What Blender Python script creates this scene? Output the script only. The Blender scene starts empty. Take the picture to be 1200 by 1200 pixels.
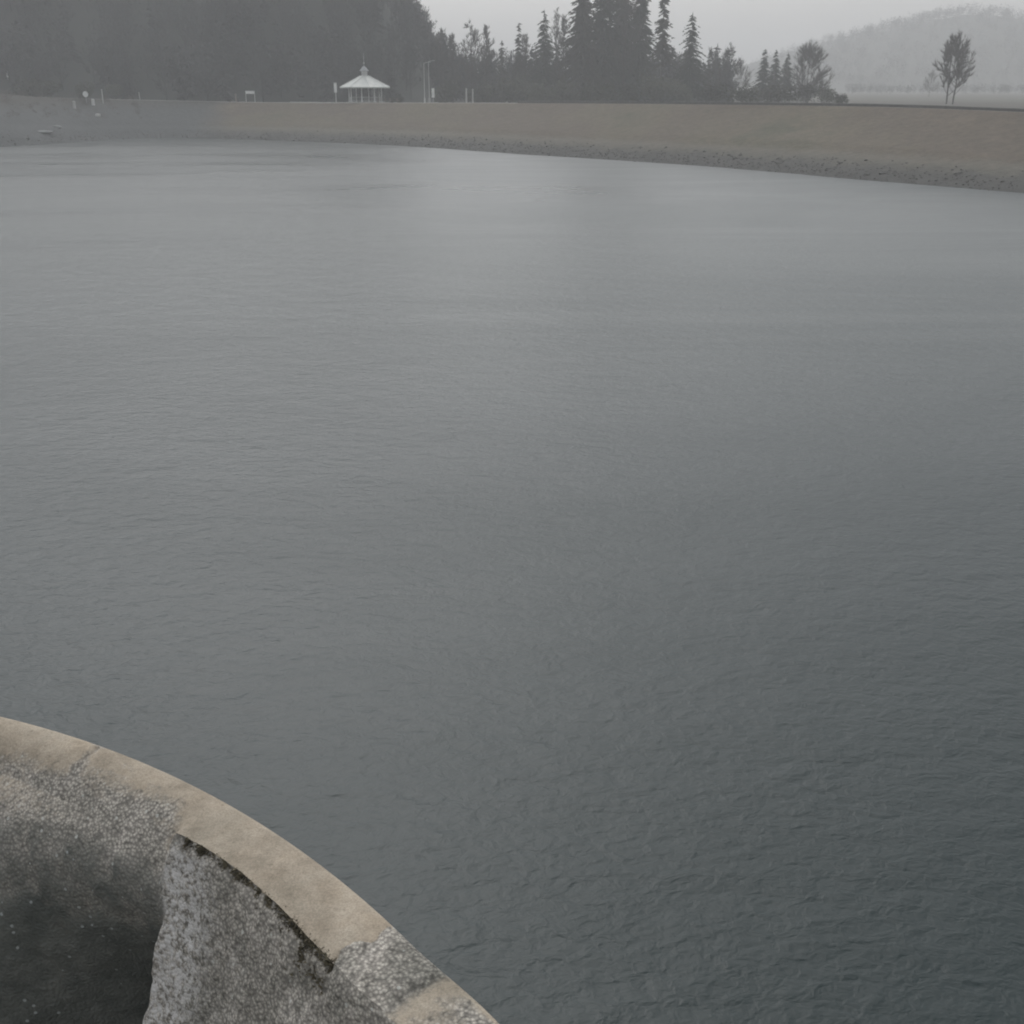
import bpy, bmesh, math, random
from mathutils import Vector, Matrix, noise
from mathutils.bvhtree import BVHTree

# ------------------------------------------------------------------ basics
S = bpy.context.scene
COL = S.collection
CAM_H = 8.0
F = 1287.0                      # focal length in pixels of a 1200 px wide picture
PITCH = math.atan(495 / F)
CP, SP = math.cos(PITCH), math.sin(PITCH)


def ray(x, y):
    u = (x - 600) / F
    v = (600 - y) / F
    return Vector((u, CP + v * SP, -SP + v * CP))


def at_dist(x, y, d):
    """world point seen at photo pixel (x, y), d metres forward"""
    r = ray(x, y)
    return Vector((0, 0, CAM_H)) + r * (d / r.y)


def mesh_obj(name, verts, faces, mat, parent=None, smooth=False, loc=None):
    me = bpy.data.meshes.new(name)
    me.from_pydata([tuple(v) for v in verts], [], faces)
    me.update()
    if smooth:
        me.polygons.foreach_set('use_smooth', [True] * len(me.polygons))
    o = bpy.data.objects.new(name, me)
    COL.objects.link(o)
    if mat:
        me.materials.append(mat)
    if parent:
        o.parent = parent
    if loc is not None:
        o.location = loc
    return o


def empty(name, loc, rz=0.0):
    e = bpy.data.objects.new(name, None)
    e.empty_display_size = 0.3
    COL.objects.link(e)
    e.location = loc
    e.rotation_euler = (0, 0, rz)
    return e


def tag(o, label=None, cat=None, group=None, kind=None):
    if label:
        o['label'] = label
    if cat:
        o['category'] = cat
    if group:
        o['group'] = group
    if kind:
        o['kind'] = kind
    return o


class MB:
    """collects simple solids into one mesh"""
    def __init__(self):
        self.v, self.f = [], []

    def box(self, cx, cy, cz, sx, sy, sz, rz=0.0, bev=0.0):
        b = len(self.v)
        c, s = math.cos(rz), math.sin(rz)
        for dz in (-.5, .5):
            k = 1.0 if dz < 0 else 1.0 - bev
            for dx, dy in ((-.5, -.5), (.5, -.5), (.5, .5), (-.5, .5)):
                x, y = dx * sx * k, dy * sy * k
                self.v.append((cx + x * c - y * s, cy + x * s + y * c, cz + dz * sz))
        for q in ((0, 3, 2, 1), (4, 5, 6, 7), (0, 1, 5, 4), (1, 2, 6, 5), (2, 3, 7, 6), (3, 0, 4, 7)):
            self.f.append(tuple(b + i for i in q))

    def tube(self, p, q, r0, r1, n=8, cap=True):
        p, q = Vector(p), Vector(q)
        d = (q - p)
        if d.length < 1e-6:
            return
        d.normalize()
        a = d.orthogonal().normalized()
        bb = d.cross(a)
        b = len(self.v)
        for P, r in ((p, r0), (q, r1)):
            for i in range(n):
                t = 2 * math.pi * i / n
                self.v.append(tuple(P + (a * math.cos(t) + bb * math.sin(t)) * r))
        for i in range(n):
            j = (i + 1) % n
            self.f.append((b + i, b + j, b + n + j, b + n + i))
        if cap:
            self.f.append(tuple(b + i for i in reversed(range(n))))
            self.f.append(tuple(b + n + i for i in range(n)))

    def lathe(self, prof, n=16, ang0=0.0, cx=0, cy=0):
        b = len(self.v)
        m = len(prof)
        for r, z in prof:
            for i in range(n):
                t = ang0 + 2 * math.pi * i / n
                self.v.append((cx + r * math.cos(t), cy + r * math.sin(t), z))
        for k in range(m - 1):
            for i in range(n):
                j = (i + 1) % n
                self.f.append((b + k * n + i, b + k * n + j, b + (k + 1) * n + j, b + (k + 1) * n + i))
        self.f.append(tuple(b + i for i in reversed(range(n))))
        self.f.append(tuple(b + (m - 1) * n + i for i in range(n)))

    def build(self, name, mat, parent=None, smooth=False):
        return mesh_obj(name, self.v, self.f, mat, parent, smooth)


# ------------------------------------------------------------------ materials
def new_mat(name):
    m = bpy.data.materials.new(name)
    m.use_nodes = True
    nt = m.node_tree
    return m, nt, nt.nodes['Principled BSDF']


def nd(nt, typ, **kw):
    n = nt.nodes.new(typ)
    for k, v in kw.items():
        if k in n.inputs:
            n.inputs[k].default_value = v
        else:
            setattr(n, k, v)
    return n


def ramp(nt, src, stops):
    r = nt.nodes.new('ShaderNodeValToRGB')
    cr = r.color_ramp
    while len(cr.elements) < len(stops):
        cr.elements.new(0.5)
    for e, (p, c) in zip(cr.elements, stops):
        e.position = p
        e.color = (*c, 1) if len(c) == 3 else c
    nt.links.new(src, r.inputs[0])
    return r


def mixc(nt, fac, a, b, blend='MIX'):
    m = nt.nodes.new('ShaderNodeMix')
    m.data_type = 'RGBA'
    m.blend_type = blend
    for sock, val in ((m.inputs[0], fac), (m.inputs[6], a), (m.inputs[7], b)):
        if hasattr(val, 'is_linked') or hasattr(val, 'links'):
            nt.links.new(val, sock)
        elif isinstance(val, (int, float)):
            sock.default_value = val
        else:
            sock.default_value = (*val, 1) if len(val) == 3 else val
    return m.outputs[2]


def coords(nt, scale=(1, 1, 1)):
    t = nt.nodes.new('ShaderNodeTexCoord')
    mp = nt.nodes.new('ShaderNodeMapping')
    mp.inputs['Scale'].default_value = scale
    nt.links.new(t.outputs['Object'], mp.inputs[0])
    return mp.outputs[0]


def noisy(name, c1, c2, scale=3.0, rough=0.8, sc=(1, 1, 1), bump=0.0, detail=6):
    m, nt, p = new_mat(name)
    v = coords(nt, sc)
    n = nd(nt, 'ShaderNodeTexNoise', Scale=scale, Detail=detail, Roughness=0.65)
    nt.links.new(v, n.inputs['Vector'])
    r = ramp(nt, n.outputs[0], [(0.32, c1), (0.68, c2)])
    nt.links.new(r.outputs[0], p.inputs['Base Color'])
    p.inputs['Roughness'].default_value = rough
    if bump:
        b = nd(nt, 'ShaderNodeBump', Strength=bump, Distance=0.05)
        nt.links.new(n.outputs[0], b.inputs['Height'])
        nt.links.new(b.outputs[0], p.inputs['Normal'])
    return m


M_white = noisy('white_paint', (.62, .64, .62), (.76, .77, .75), 2.0, .5)
M_pale = noisy('pale_concrete', (.34, .34, .33), (.48, .48, .46), 1.5, .85)
M_roof = noisy('pale_roof_metal', (.42, .45, .43), (.58, .60, .57), 1.2, .55)
M_greymetal = noisy('grey_metal', (.26, .28, .29), (.36, .37, .38), 3, .5)
M_palepost = noisy('pale_post_paint', (.45, .46, .45), (.55, .55, .54), 3, .6)
M_wood = noisy('weathered_wood', (.12, .10, .08), (.22, .19, .16), 6, .85, (1, 1, 6))
M_shore = noisy('shore_stone', (.065, .065, .06), (.10, .097, .087), .9, .85)
M_greystone = noisy('grey_stone', (.16, .165, .165), (.26, .265, .26), 1.5, .9, bump=.4)
M_dark = noisy('dark_stone', (.07, .07, .066), (.115, .112, .105), 2.5, .9, bump=.4)
M_bark = noisy('bark', (.035, .032, .028), (.075, .068, .06), 5, .9, (1, 1, .25))
M_palebark = noisy('pale_bark', (.13, .13, .12), (.22, .21, .2), 5, .9, (1, 1, .3))
M_twig = noisy('bare_twigs', (.05, .047, .04), (.08, .074, .064), .6, .9)
M_conifer = noisy('conifer_needles', (.022, .034, .024), (.05, .062, .042), .5, .8)
M_conifer_b = noisy('conifer_needles_brown', (.034, .036, .027), (.062, .06, .045), .5, .8)
M_shrub = noisy('shrub_leaves', (.03, .038, .022), (.065, .068, .042), .9, .85)
M_heath = noisy('brown_heath', (.06, .052, .045), (.115, .095, .08), .5, .9)
M_wood_far = noisy('far_wood_leaves', (.026, .03, .028), (.05, .053, .05), .08, .9)
M_moss = noisy('moss', (.08, .074, .05), (.20, .175, .12), 45, .95)


def mat_embankment():
    m, nt, p = new_mat('embankment_grass')
    geo = nt.nodes.new('ShaderNodeNewGeometry')
    sep = nt.nodes.new('ShaderNodeSeparateXYZ')
    nt.links.new(geo.outputs['Position'], sep.inputs[0])
    v = coords(nt)
    n1 = nd(nt, 'ShaderNodeTexNoise', Scale=.06, Detail=8, Roughness=.62)
    n2 = nd(nt, 'ShaderNodeTexNoise', Scale=1.3, Detail=6, Roughness=.7)
    n3 = nd(nt, 'ShaderNodeTexNoise', Scale=.35, Detail=4, Roughness=.6)
    for n in (n1, n2, n3):
        nt.links.new(v, n.inputs['Vector'])
    grass = ramp(nt, n1.outputs[0], [(.28, (.064, .066, .040)), (.42, (.108, .092, .062)),
                                     (.56, (.094, .076, .056)), (.72, (.140, .114, .082))]).outputs[0]
    fine = ramp(nt, n2.outputs[0], [(.3, (.72, .72, .70)), (.7, (1.22, 1.2, 1.18))]).outputs[0]
    grass = mixc(nt, 1.0, grass, fine, 'MULTIPLY')
    # faint worn terraces across the slope: bands at constant height, broken by noise
    zz = nd(nt, 'ShaderNodeMath', operation='MULTIPLY_ADD')
    nt.links.new(n3.outputs[0], zz.inputs[0])
    zz.inputs[1].default_value = 1.1
    nt.links.new(sep.outputs[2], zz.inputs[2])
    band = ramp(nt, nd_map(nt, zz.outputs[0], -1, 9), [
        (.00, (.035, .037, .035)), (.16, (.052, .053, .05)), (.245, (.064, .063, .057)),
        (.29, (.09, .086, .07)), (.33, (.11, .102, .08)), (.40, (.095, .086, .07))])
    stone = mixc(nt, 1.0, band.outputs[0], fine, 'MULTIPLY')
    sel = ramp(nt, nd_map(nt, zz.outputs[0], -1, 9), [(.32, (0, 0, 0)), (.39, (1, 1, 1))]).outputs[0]
    base = mixc(nt, sel, stone, grass)
    # west of the lake corner the bank is grey stone pitching below and dark heath above
    xs = nd(nt, 'ShaderNodeMath', operation='MULTIPLY_ADD')
    nt.links.new(n1.outputs[0], xs.inputs[0])
    xs.inputs[1].default_value = 9.0
    nt.links.new(sep.outputs[0], xs.inputs[2])
    west = ramp(nt, nd_map(nt, xs.outputs[0], -76, -16), [(.40, (1, 1, 1)), (.50, (0, 0, 0))]).outputs[0]
    pitch = mixc(nt, 1.0, (.062, .068, .069), fine, 'MULTIPLY')
    heath = mixc(nt, 1.0, (.058, .056, .048), fine, 'MULTIPLY')
    up = ramp(nt, nd_map(nt, zz.outputs[0], -1, 9), [(.60, (0, 0, 0)), (.78, (1, 1, 1))]).outputs[0]
    base = mixc(nt, west, base, mixc(nt, up, pitch, heath))
    nt.links.new(base, p.inputs['Base Color'])
    p.inputs['Roughness'].default_value = .95
    b = nd(nt, 'ShaderNodeBump', Strength=.6, Distance=.25)
    nt.links.new(n2.outputs[0], b.inputs['Height'])
    nt.links.new(b.outputs[0], p.inputs['Normal'])
    return m


def nd_map(nt, src, lo, hi):
    mr = nd(nt, 'ShaderNodeMapRange')
    mr.inputs['From Min'].default_value = lo
    mr.inputs['From Max'].default_value = hi
    nt.links.new(src, mr.inputs['Value'])
    return mr.outputs[0]


M_bank = mat_embankment()
M_ground = noisy('rough_grass', (.04, .042, .03), (.075, .068, .05), .05, .95, detail=9)
M_path = noisy('gravel_path', (.22, .22, .21), (.30, .30, .285), .6, .95)
M_hill = noisy('wooded_hillside', (.035, .042, .036), (.065, .07, .06), .02, .95, detail=10)
M_bed = noisy('lake_bed', (.05, .05, .045), (.08, .075, .065), .2, .95)


def mat_water():
    m, nt, p = new_mat('lake_water')
    p.inputs['Base Color'].default_value = (.014, .026, .027, 1)
    p.inputs['Roughness'].default_value = .38
    p.inputs['IOR'].default_value = 1.333
    t = nt.nodes.new('ShaderNodeTexCoord')

    def layer(rot, sc, scale, detail, dist, strength, prev=None, rough=.55):
        mp = nt.nodes.new('ShaderNodeMapping')
        mp.inputs['Rotation'].default_value = (0, 0, math.radians(rot))
        mp.inputs['Scale'].default_value = sc
        nt.links.new(t.outputs['Object'], mp.inputs[0])
        n = nd(nt, 'ShaderNodeTexNoise', Scale=scale, Detail=detail, Roughness=rough, Distortion=.6)
        nt.links.new(mp.outputs[0], n.inputs['Vector'])
        b = nd(nt, 'ShaderNodeBump', Strength=strength, Distance=dist)
        nt.links.new(n.outputs[0], b.inputs['Height'])
        if prev:
            nt.links.new(prev.outputs[0], b.inputs['Normal'])
        return b
    b = layer(24, (.7, 1.15, 1), .8, 2, .045, .8)
    b = layer(8, (.75, 1.2, 1), 3.2, 3, .028, .9, b)
    b = layer(38, (.85, 1.1, 1), 8.0, 2, .013, .9, b)
    nt.links.new(b.outputs[0], p.inputs['Normal'])
    # wind patches: the breeze ruffles some of the surface more than the rest
    mp = nt.nodes.new('ShaderNodeMapping')
    mp.inputs['Scale'].default_value = (.5, 1.3, 1)
    nt.links.new(t.outputs['Object'], mp.inputs[0])
    n = nd(nt, 'ShaderNodeTexNoise', Scale=.045, Detail=5, Roughness=.6, Distortion=.8)
    nt.links.new(mp.outputs[0], n.inputs['Vector'])
    mr = nd(nt, 'ShaderNodeMapRange')
    mr.inputs['From Min'].default_value = .3
    mr.inputs['From Max'].default_value = .7
    mr.inputs['To Min'].default_value = .26
    mr.inputs['To Max'].default_value = .42
    nt.links.new(n.outputs[0], mr.inputs['Value'])
    nt.links.new(mr.outputs[0], p.inputs['Roughness'])
    return m


M_water = mat_water()


def mat_stone(name, seg=False):
    """worn tan lip where the attribute 'tan' is 1, rough grey pebbly concrete where it is 0"""
    m, nt, p = new_mat(name)
    v = coords(nt)
    a = nt.nodes.new('ShaderNodeAttribute')
    a.attribute_name = 'tan'
    w = nt.nodes.new('ShaderNodeAttribute')
    w.attribute_name = 'algae_shade'
    n_f = nd(nt, 'ShaderNodeTexNoise', Scale=42, Detail=5, Roughness=.7)
    n_m = nd(nt, 'ShaderNodeTexNoise', Scale=7, Detail=6, Roughness=.65)
    n_g = nd(nt, 'ShaderNodeTexNoise', Scale=160, Detail=2, Roughness=.6)
    vo = nd(nt, 'ShaderNodeTexVoronoi', Scale=88, Randomness=1.0)
    vo2 = nd(nt, 'ShaderNodeTexVoronoi', Scale=27)
    for n in (n_f, n_m, n_g, vo, vo2):
        nt.links.new(v, n.inputs['Vector'])
    # pebbly grey
    g = ramp(nt, n_f.outputs[0], [(.28, (.20, .19, .176)), (.46, (.43, .41, .385)),
                                  (.62, (.54, .515, .485)), (.76, (.70, .68, .65))]).outputs[0]
    peb = ramp(nt, vo.outputs['Distance'], [(.0, (1.5, 1.47, 1.45)), (.25, (1.1, 1.1, 1.09)), (.45, (.86, .86, .86)), (.68, (.55, .55, .55))]).outputs[0]
    g = mixc(nt, 1.0, g, peb, 'MULTIPLY')
    pm = nd(nt, 'ShaderNodeMath', operation='LESS_THAN')
    nt.links.new(vo2.outputs['Distance'], pm.inputs[0])
    pm.inputs[1].default_value = .17
    pm2 = nd(nt, 'ShaderNodeMath', operation='MULTIPLY')
    nt.links.new(pm.outputs[0], pm2.inputs[0])
    sepc = nt.nodes.new('ShaderNodeSeparateColor')
    nt.links.new(vo2.outputs['Color'], sepc.inputs[0])
    pick = nd(nt, 'ShaderNodeMath', operation='GREATER_THAN')
    nt.links.new(sepc.outputs[0], pick.inputs[0])
    pick.inputs[1].default_value = .72
    nt.links.new(pick.outputs[0], pm2.inputs[1])
    g = mixc(nt, pm2.outputs[0], g, (.58, .59, .58))
    n_b = nd(nt, 'ShaderNodeTexNoise', Scale=3.6, Detail=5, Roughness=.6, Distortion=.5)
    vs = coords(nt, (1, 1, .22))
    n_s = nd(nt, 'ShaderNodeTexNoise', Scale=22, Detail=4, Roughness=.6)
    nt.links.new(v, n_b.inputs['Vector'])
    nt.links.new(vs, n_s.inputs['Vector'])
    blot = ramp(nt, n_b.outputs[0], [(.30, (.52, .53, .50)), (.50, (.86, .85, .81)), (.70, (1.2, 1.18, 1.15))]).outputs[0]
    strk = ramp(nt, n_s.outputs[0], [(.32, (.66, .67, .64)), (.60, (1.08, 1.07, 1.05))]).outputs[0]
    g = mixc(nt, 1.0, g, blot, 'MULTIPLY')
    g = mixc(nt, .5, g, strk, 'MULTIPLY')
    lc = nt.nodes.new('ShaderNodeAttribute')
    lc.attribute_name = 'lichen'
    lm = nd(nt, 'ShaderNodeMath', operation='MULTIPLY')
    nt.links.new(lc.outputs['Fac'], lm.inputs[0])
    nt.links.new(ramp(nt, n_f.outputs[0], [(.44, (0, 0, 0)), (.56, (1, 1, 1))]).outputs[0], lm.inputs[1])
    g = mixc(nt, lm.outputs[0], g, (.58, .57, .555))
    # algae film plus painted shade of the hollow, in olive black blotches
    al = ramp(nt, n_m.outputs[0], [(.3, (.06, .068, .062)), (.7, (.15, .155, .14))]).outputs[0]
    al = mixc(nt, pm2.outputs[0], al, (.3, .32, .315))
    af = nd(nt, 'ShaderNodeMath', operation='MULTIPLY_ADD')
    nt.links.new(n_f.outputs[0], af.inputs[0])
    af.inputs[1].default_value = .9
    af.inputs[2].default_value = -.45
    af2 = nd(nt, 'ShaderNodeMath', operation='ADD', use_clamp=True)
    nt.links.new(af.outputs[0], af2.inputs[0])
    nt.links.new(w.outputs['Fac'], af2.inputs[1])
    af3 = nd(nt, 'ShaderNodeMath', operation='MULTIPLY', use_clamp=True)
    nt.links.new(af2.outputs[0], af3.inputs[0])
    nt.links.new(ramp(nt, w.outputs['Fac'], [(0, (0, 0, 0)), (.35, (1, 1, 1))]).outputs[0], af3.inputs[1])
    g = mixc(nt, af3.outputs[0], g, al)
    # tan
    tn = ramp(nt, n_m.outputs[0], [(.25, (.255, .215, .162)), (.5, (.36, .31, .243)), (.75, (.43, .382, .31))]).outputs[0]
    gr = ramp(nt, n_g.outputs[0], [(.3, (.80, .80, .80)), (.7, (1.17, 1.17, 1.17))]).outputs[0]
    tn = mixc(nt, 1.0, tn, gr, 'MULTIPLY')
    stain = ramp(nt, n_b.outputs[0], [(.34, (.74, .75, .74)), (.52, (1, 1, 1)), (.7, (1.05, 1.03, 1.0))]).outputs[0]
    tn = mixc(nt, 1.0, tn, stain, 'MULTIPLY')
    fleck = ramp(nt, n_f.outputs[0], [(.28, (.62, .62, .6)), (.42, (1, 1, 1))]).outputs[0]
    tn = mixc(nt, .8, tn, fleck, 'MULTIPLY')
    tf = nd(nt, 'ShaderNodeMath', operation='MULTIPLY_ADD')
    nt.links.new(n_f.outputs[0], tf.inputs[0])
    tf.inputs[1].default_value = 1.0
    tf.inputs[2].default_value = -.5
    tf2 = nd(nt, 'ShaderNodeMath', operation='ADD', use_clamp=True)
    nt.links.new(tf.outputs[0], tf2.inputs[0])
    nt.links.new(a.outputs['Fac'], tf2.inputs[1])
    tsel = ramp(nt, tf2.outputs[0], [(.25, (0, 0, 0)), (.72, (1, 1, 1))]).outputs[0]
    base = mixc(nt, tsel, g, tn)
    nt.links.new(base, p.inputs['Base Color'])
    p.inputs['Roughness'].default_value = .88
    # relief
    inv = nd(nt, 'ShaderNodeMath', operation='MULTIPLY_ADD')
    nt.links.new(tsel, inv.inputs[0])
    inv.inputs[1].default_value = -.82
    inv.inputs[2].default_value = 1.0
    hm = nd(nt, 'ShaderNodeMath', operation='SUBTRACT')
    nt.links.new(n_f.outputs[0], hm.inputs[0])
    nt.links.new(vo.outputs['Distance'], hm.inputs[1])
    h2 = nd(nt, 'ShaderNodeMath', operation='MULTIPLY')
    nt.links.new(hm.outputs[0], h2.inputs[0])
    nt.links.new(inv.outputs[0], h2.inputs[1])
    b = nd(nt, 'ShaderNodeBump', Strength=.7, Distance=.008)
    nt.links.new(h2.outputs[0], b.inputs['Height'])
    nt.links.new(b.outputs[0], p.inputs['Normal'])
    return m


M_stone = mat_stone('rim_concrete')

# ------------------------------------------------------------------ shoreline, embankment, crest
# waterline vertices (plan) with the crest height above the water and the crest offset
SHORE = [((-120, -90), 8.5, 22), ((-138, 20), 9.5, 22), ((-122, 100), 10.0, 22), ((-96, 148), 10.3, 22),
         ((-76.5, 172.5), 9.6, 22), ((-71.0, 187.5), 8.2, 21), ((-66.3, 200.5), 6.4, 19), ((-56, 203.0), 5.75, 18),
         ((-43.6, 197.2), 5.70, 18), ((-19.8, 178.8), 5.95, 18), ((0, 154.5), 6.15, 18), ((19.5, 131.2), 6.20, 18),
         ((26.8, 120.0), 6.18, 18), ((32.6, 109.5), 6.0, 18), ((42.2, 94.6), 5.75, 18), ((58, 70), 5.45, 18),
         ((80, 35), 5.2, 18), ((100, -10), 5.2, 18), ((108, -90), 5.2, 18)]


def catmull(p0, p1, p2, p3, t):
    return .5 * ((2 * p1) + (-p0 + p2) * t + (2 * p0 - 5 * p1 + 4 * p2 - p3) * t * t + (-p0 + 3 * p1 - 3 * p2 + p3) * t ** 3)


def resample():
    out = []
    n = len(SHORE)
    for i in range(n - 1):
        q = [SHORE[max(0, min(n - 1, i + k))] for k in (-1, 0, 1, 2)]
        P = [Vector((a[0][0], a[0][1])) for a in q]
        steps = max(4, int((P[2] - P[1]).length / 1.6))
        for s in range(steps):
            t = s / steps
            p = catmull(*P, t)
            zc = q[1][1] + (q[2][1] - q[1][1]) * t
            of = q[1][2] + (q[2][2] - q[1][2]) * t
            out.append([p, zc, of])
    out.append([Vector(SHORE[-1][0]), SHORE[-1][1], SHORE[-1][2]])
    return out


SH = resample()
# outward normals, smoothed so that the fan of profiles never crosses
nr = []
for i in range(len(SH)):
    a = SH[max(0, i - 1)][0]
    b = SH[min(len(SH) - 1, i + 1)][0]
    t = (b - a).normalized()
    nr.append(Vector((-t.y, t.x)))
for _ in range(14):
    nr = [(nr[max(0, i - 1)] + nr[i] * 2 + nr[min(len(nr) - 1, i + 1)]).normalized() for i in range(len(nr))]
zs = [s[1] for s in SH]
for _ in range(6):
    zs = [(zs[max(0, i - 1)] + 2 * zs[i] + zs[min(len(zs) - 1, i + 1)]) / 4 for i in range(len(zs))]
for i, s in enumerate(SH):
    s[1] = zs[i]


def strip(name, rows, mat, smooth=True, amp=0.0, seed=0):
    """rows: list of f(i) -> (offset, z)"""
    V, Fc = [], []
    m = len(rows)
    for i, (p, zc, of) in enumerate(SH):
        for k, f in enumerate(rows):
            o, z = f(i)
            q = p + nr[i] * o
            if amp and 0 < k < m - 1:
                z += amp * noise.noise(Vector((q.x * .16, q.y * .16, seed))) + .4 * amp * noise.noise(Vector((q.x * .6, q.y * .6, seed + 5)))
            V.append((q.x, q.y, z))
    for i in range(len(SH) - 1):
        for k in range(m - 1):
            a = i * m + k
            Fc.append((a, a + m, a + m + 1, a + 1))
    return mesh_obj(name, V, Fc, mat, smooth=smooth)


def front_rows():
    r = [lambda i: (-9.0, -3.0), lambda i: (-4, -1.35)]
    for t in [x / 20 for x in range(0, 20)]:
        def f(i, t=t):
            zc, of = SH[i][1], SH[i][2]
            prof = t + .02 * math.sin(t * math.pi * 2)
            if .26 < t < .36:
                prof -= .018
            return (of * t, zc * prof)
        r.append(f)
    r.append(lambda i: (SH[i][2], SH[i][1]))
    return r


emb = strip('embankment', front_rows(), M_bank, amp=.13)
tag(emb, kind='structure')
pth = strip('path', [lambda i: (SH[i][2], SH[i][1]), lambda i: (SH[i][2] + 2, SH[i][1] + .04), lambda i: (SH[i][2] + 4.5, SH[i][1])], M_path)
tag(pth, kind='structure')


def gz(o, zc):
    return lambda i: (SH[i][2] + o, zc(SH[i][1]))


ground_rows = [gz(4.5, lambda c: c), gz(8, lambda c: c - .1), gz(14, lambda c: c - .35), gz(25, lambda c: c - .5), gz(40, lambda c: c - .6),
               gz(65, lambda c: c - .7), gz(100, lambda c: c - .6), gz(180, lambda c: c * .5 + 2.5), gz(350, lambda c: 6.0),
               gz(700, lambda c: 7.0), gz(1300, lambda c: 7.0)]
gnd = strip('ground', ground_rows, M_ground, amp=.12, seed=3)
tag(gnd, kind='structure')

bed = mesh_obj('lake_bed', [(-1500, -600, -3.1), (1500, -600, -3.1), (1500, 1450, -3.1), (-1500, 1450, -3.1)], [(0, 1, 2, 3)], M_bed)
tag(bed, kind='structure')

# water surface: a polygon a few metres beyond the waterline, closed behind the viewer
wv = [(p.x + nr[i].x * 3, p.y + nr[i].y * 3, 0.0) for i, (p, zc, of) in enumerate(SH)]
water = mesh_obj('water', wv, [tuple(range(len(wv)))], M_water)
tag(water, kind='structure')


def bvh_of(o):
    return BVHTree.FromPolygons([tuple(v.co) for v in o.data.vertices], [tuple(p.vertices) for p in o.data.polygons])


# ------------------------------------------------------------------ hills
def hill_mesh(name, x0, x1, y0, y1, nx, ny, hf, mat):
    V, Fc = [], []
    for j in range(ny + 1):
        for i in range(nx + 1):
            x = x0 + (x1 - x0) * i / nx
            y = y0 + (y1 - y0) * j / ny
            V.append((x, y, hf(x, y)))
    for j in range(ny):
        for i in range(nx):
            a = j * (nx + 1) + i
            Fc.append((a, a + 1, a + nx + 2, a + nx + 1))
    o = mesh_obj(name, V, Fc, mat, smooth=True)
    tag(o, kind='structure')
    return o


def sm(a, b, x):
    t = max(0., min(1., (x - a) / (b - a)))
    return t * t * (3 - 2 * t)


def near_hill(x, y):
    # wooded spur behind the left shore, dropping to the right
    f = sm(-10, -38, x) * sm(226, 268, y) * (1 - sm(430, 560, y))
    z = 4.5 + 30 * f + 3.0 * noise.noise(Vector((x * .02, y * .02, 1))) * f
    f2 = sm(-75, -150, x) * sm(200, 290, y)
    return z + 8 * f2 * (1 - sm(430, 560, y))


def far_hill(x, y):
    # misty hill on the right
    x, y = x / 1.35, y / 1.35
    c = 1.0 - abs(x - 262) / (135.0 if x < 262 else 220.0)
    f = max(0, c) ** .65 * sm(500, 690, y) * (1 - sm(820, 1000, y))
    f2 = sm(250, 480, x) * sm(520, 720, y) * (1 - sm(900, 1050, y))
    return 5.4 + max(58 * f, 43 * f2) + 2.4 * noise.noise(Vector((x * .016, y * .016, 8))) * max(f, f2)


hill_l = hill_mesh('hill', -420, 20, 225, 570, 60, 48, near_hill, M_hill)
hill_r = hill_mesh('hill', -40, 1200, 650, 1450, 80, 50, far_hill, M_hill)
BV = [bvh_of(o) for o in (gnd, pth, emb, hill_l, hill_r)]


def ground_z(x, y):
    z = -3
    for b in BV:
        h = b.ray_cast(Vector((x, y, 400)), Vector((0, 0, -1)))
        if h[0] is not None:
            z = max(z, h[0].z)
    return z


# ------------------------------------------------------------------ trees
def tri(V, Fc, a, b, c):
    n = len(V)
    V.extend((tuple(a), tuple(b), tuple(c)))
    Fc.append((n, n + 1, n + 2))


def conifer_crown(rng, h, w, base=.06, dens=1.0, gap=0.0, size=1.0, whorls=30):
    """many small drooping needle sprays on branches set all the way up the stem"""
    V, Fc = [], []
    nbr = int(whorls * 8.5 * dens)
    lump = [rng.uniform(.72, 1.12) for _ in range(12)]
    for k in range(nbr):
        t = base + (1 - base) * (1 - (1 - rng.random()) ** .62)
        a = rng.random() * 6.283
        if gap and noise.noise(Vector((t * 9, math.cos(a) * 1.3, math.sin(a) * 1.3))) < gap - .5:
            continue
        rr = w * .56 * (1 - t) ** .86 * lump[int(t * 11.9)] + .10
        L = rr * (rng.uniform(.45, 1.05) if rng.random() < .8 else rng.uniform(1.0, 1.25))
        d = Vector((math.cos(a), math.sin(a), 0))
        sd = Vector((-d.y, d.x, 0))
        segs = max(3, int(L / (h * .019)) + 1)
        up = rng.uniform(-.02, .22)
        for s in range(segs):
            f = (s + rng.random()) / segs
            c = d * (L * f) + Vector((0, 0, t * h + L * (up - .38 * f * f)))
            sz = h * .023 * size * rng.uniform(.6, 1.3) * (1.2 - .55 * f)
            for q in (-1, 1):
                tip = c + d * sz * rng.uniform(.5, 1.3) + sd * q * sz * rng.uniform(.5, 1.3) - Vector((0, 0, sz * rng.uniform(-.2, .8)))
                e = sd * q * sz * .2 + Vector((0, 0, sz * .5))
                tri(V, Fc, c - d * sz * .4, c + e, tip)
    for k in range(10):
        a = rng.random() * 6.28
        z = h * (.92 + .08 * k / 10)
        r = h * .012 * (10 - k) / 10 + .05
        tri(V, Fc, (0, 0, z + h * .02), (r * math.cos(a), r * math.sin(a), z - h * .01), (r * math.cos(a + 1.6), r * math.sin(a + 1.6), z - h * .012))
    return V, Fc


def trunk_mesh(rng, h, r, mb=None):
    mb = mb or MB()
    n = 6
    p = Vector((0, 0, -.4))
    for k in range(n):
        q = Vector((rng.uniform(-1, 1) * r * .35, rng.uniform(-1, 1) * r * .35, h * (k + 1) / n))
        mb.tube(p, q, r * (1 - .9 * k / n), r * (1 - .9 * (k + 1) / n), 7, cap=(k == 0))
        p = q
    return mb


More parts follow.
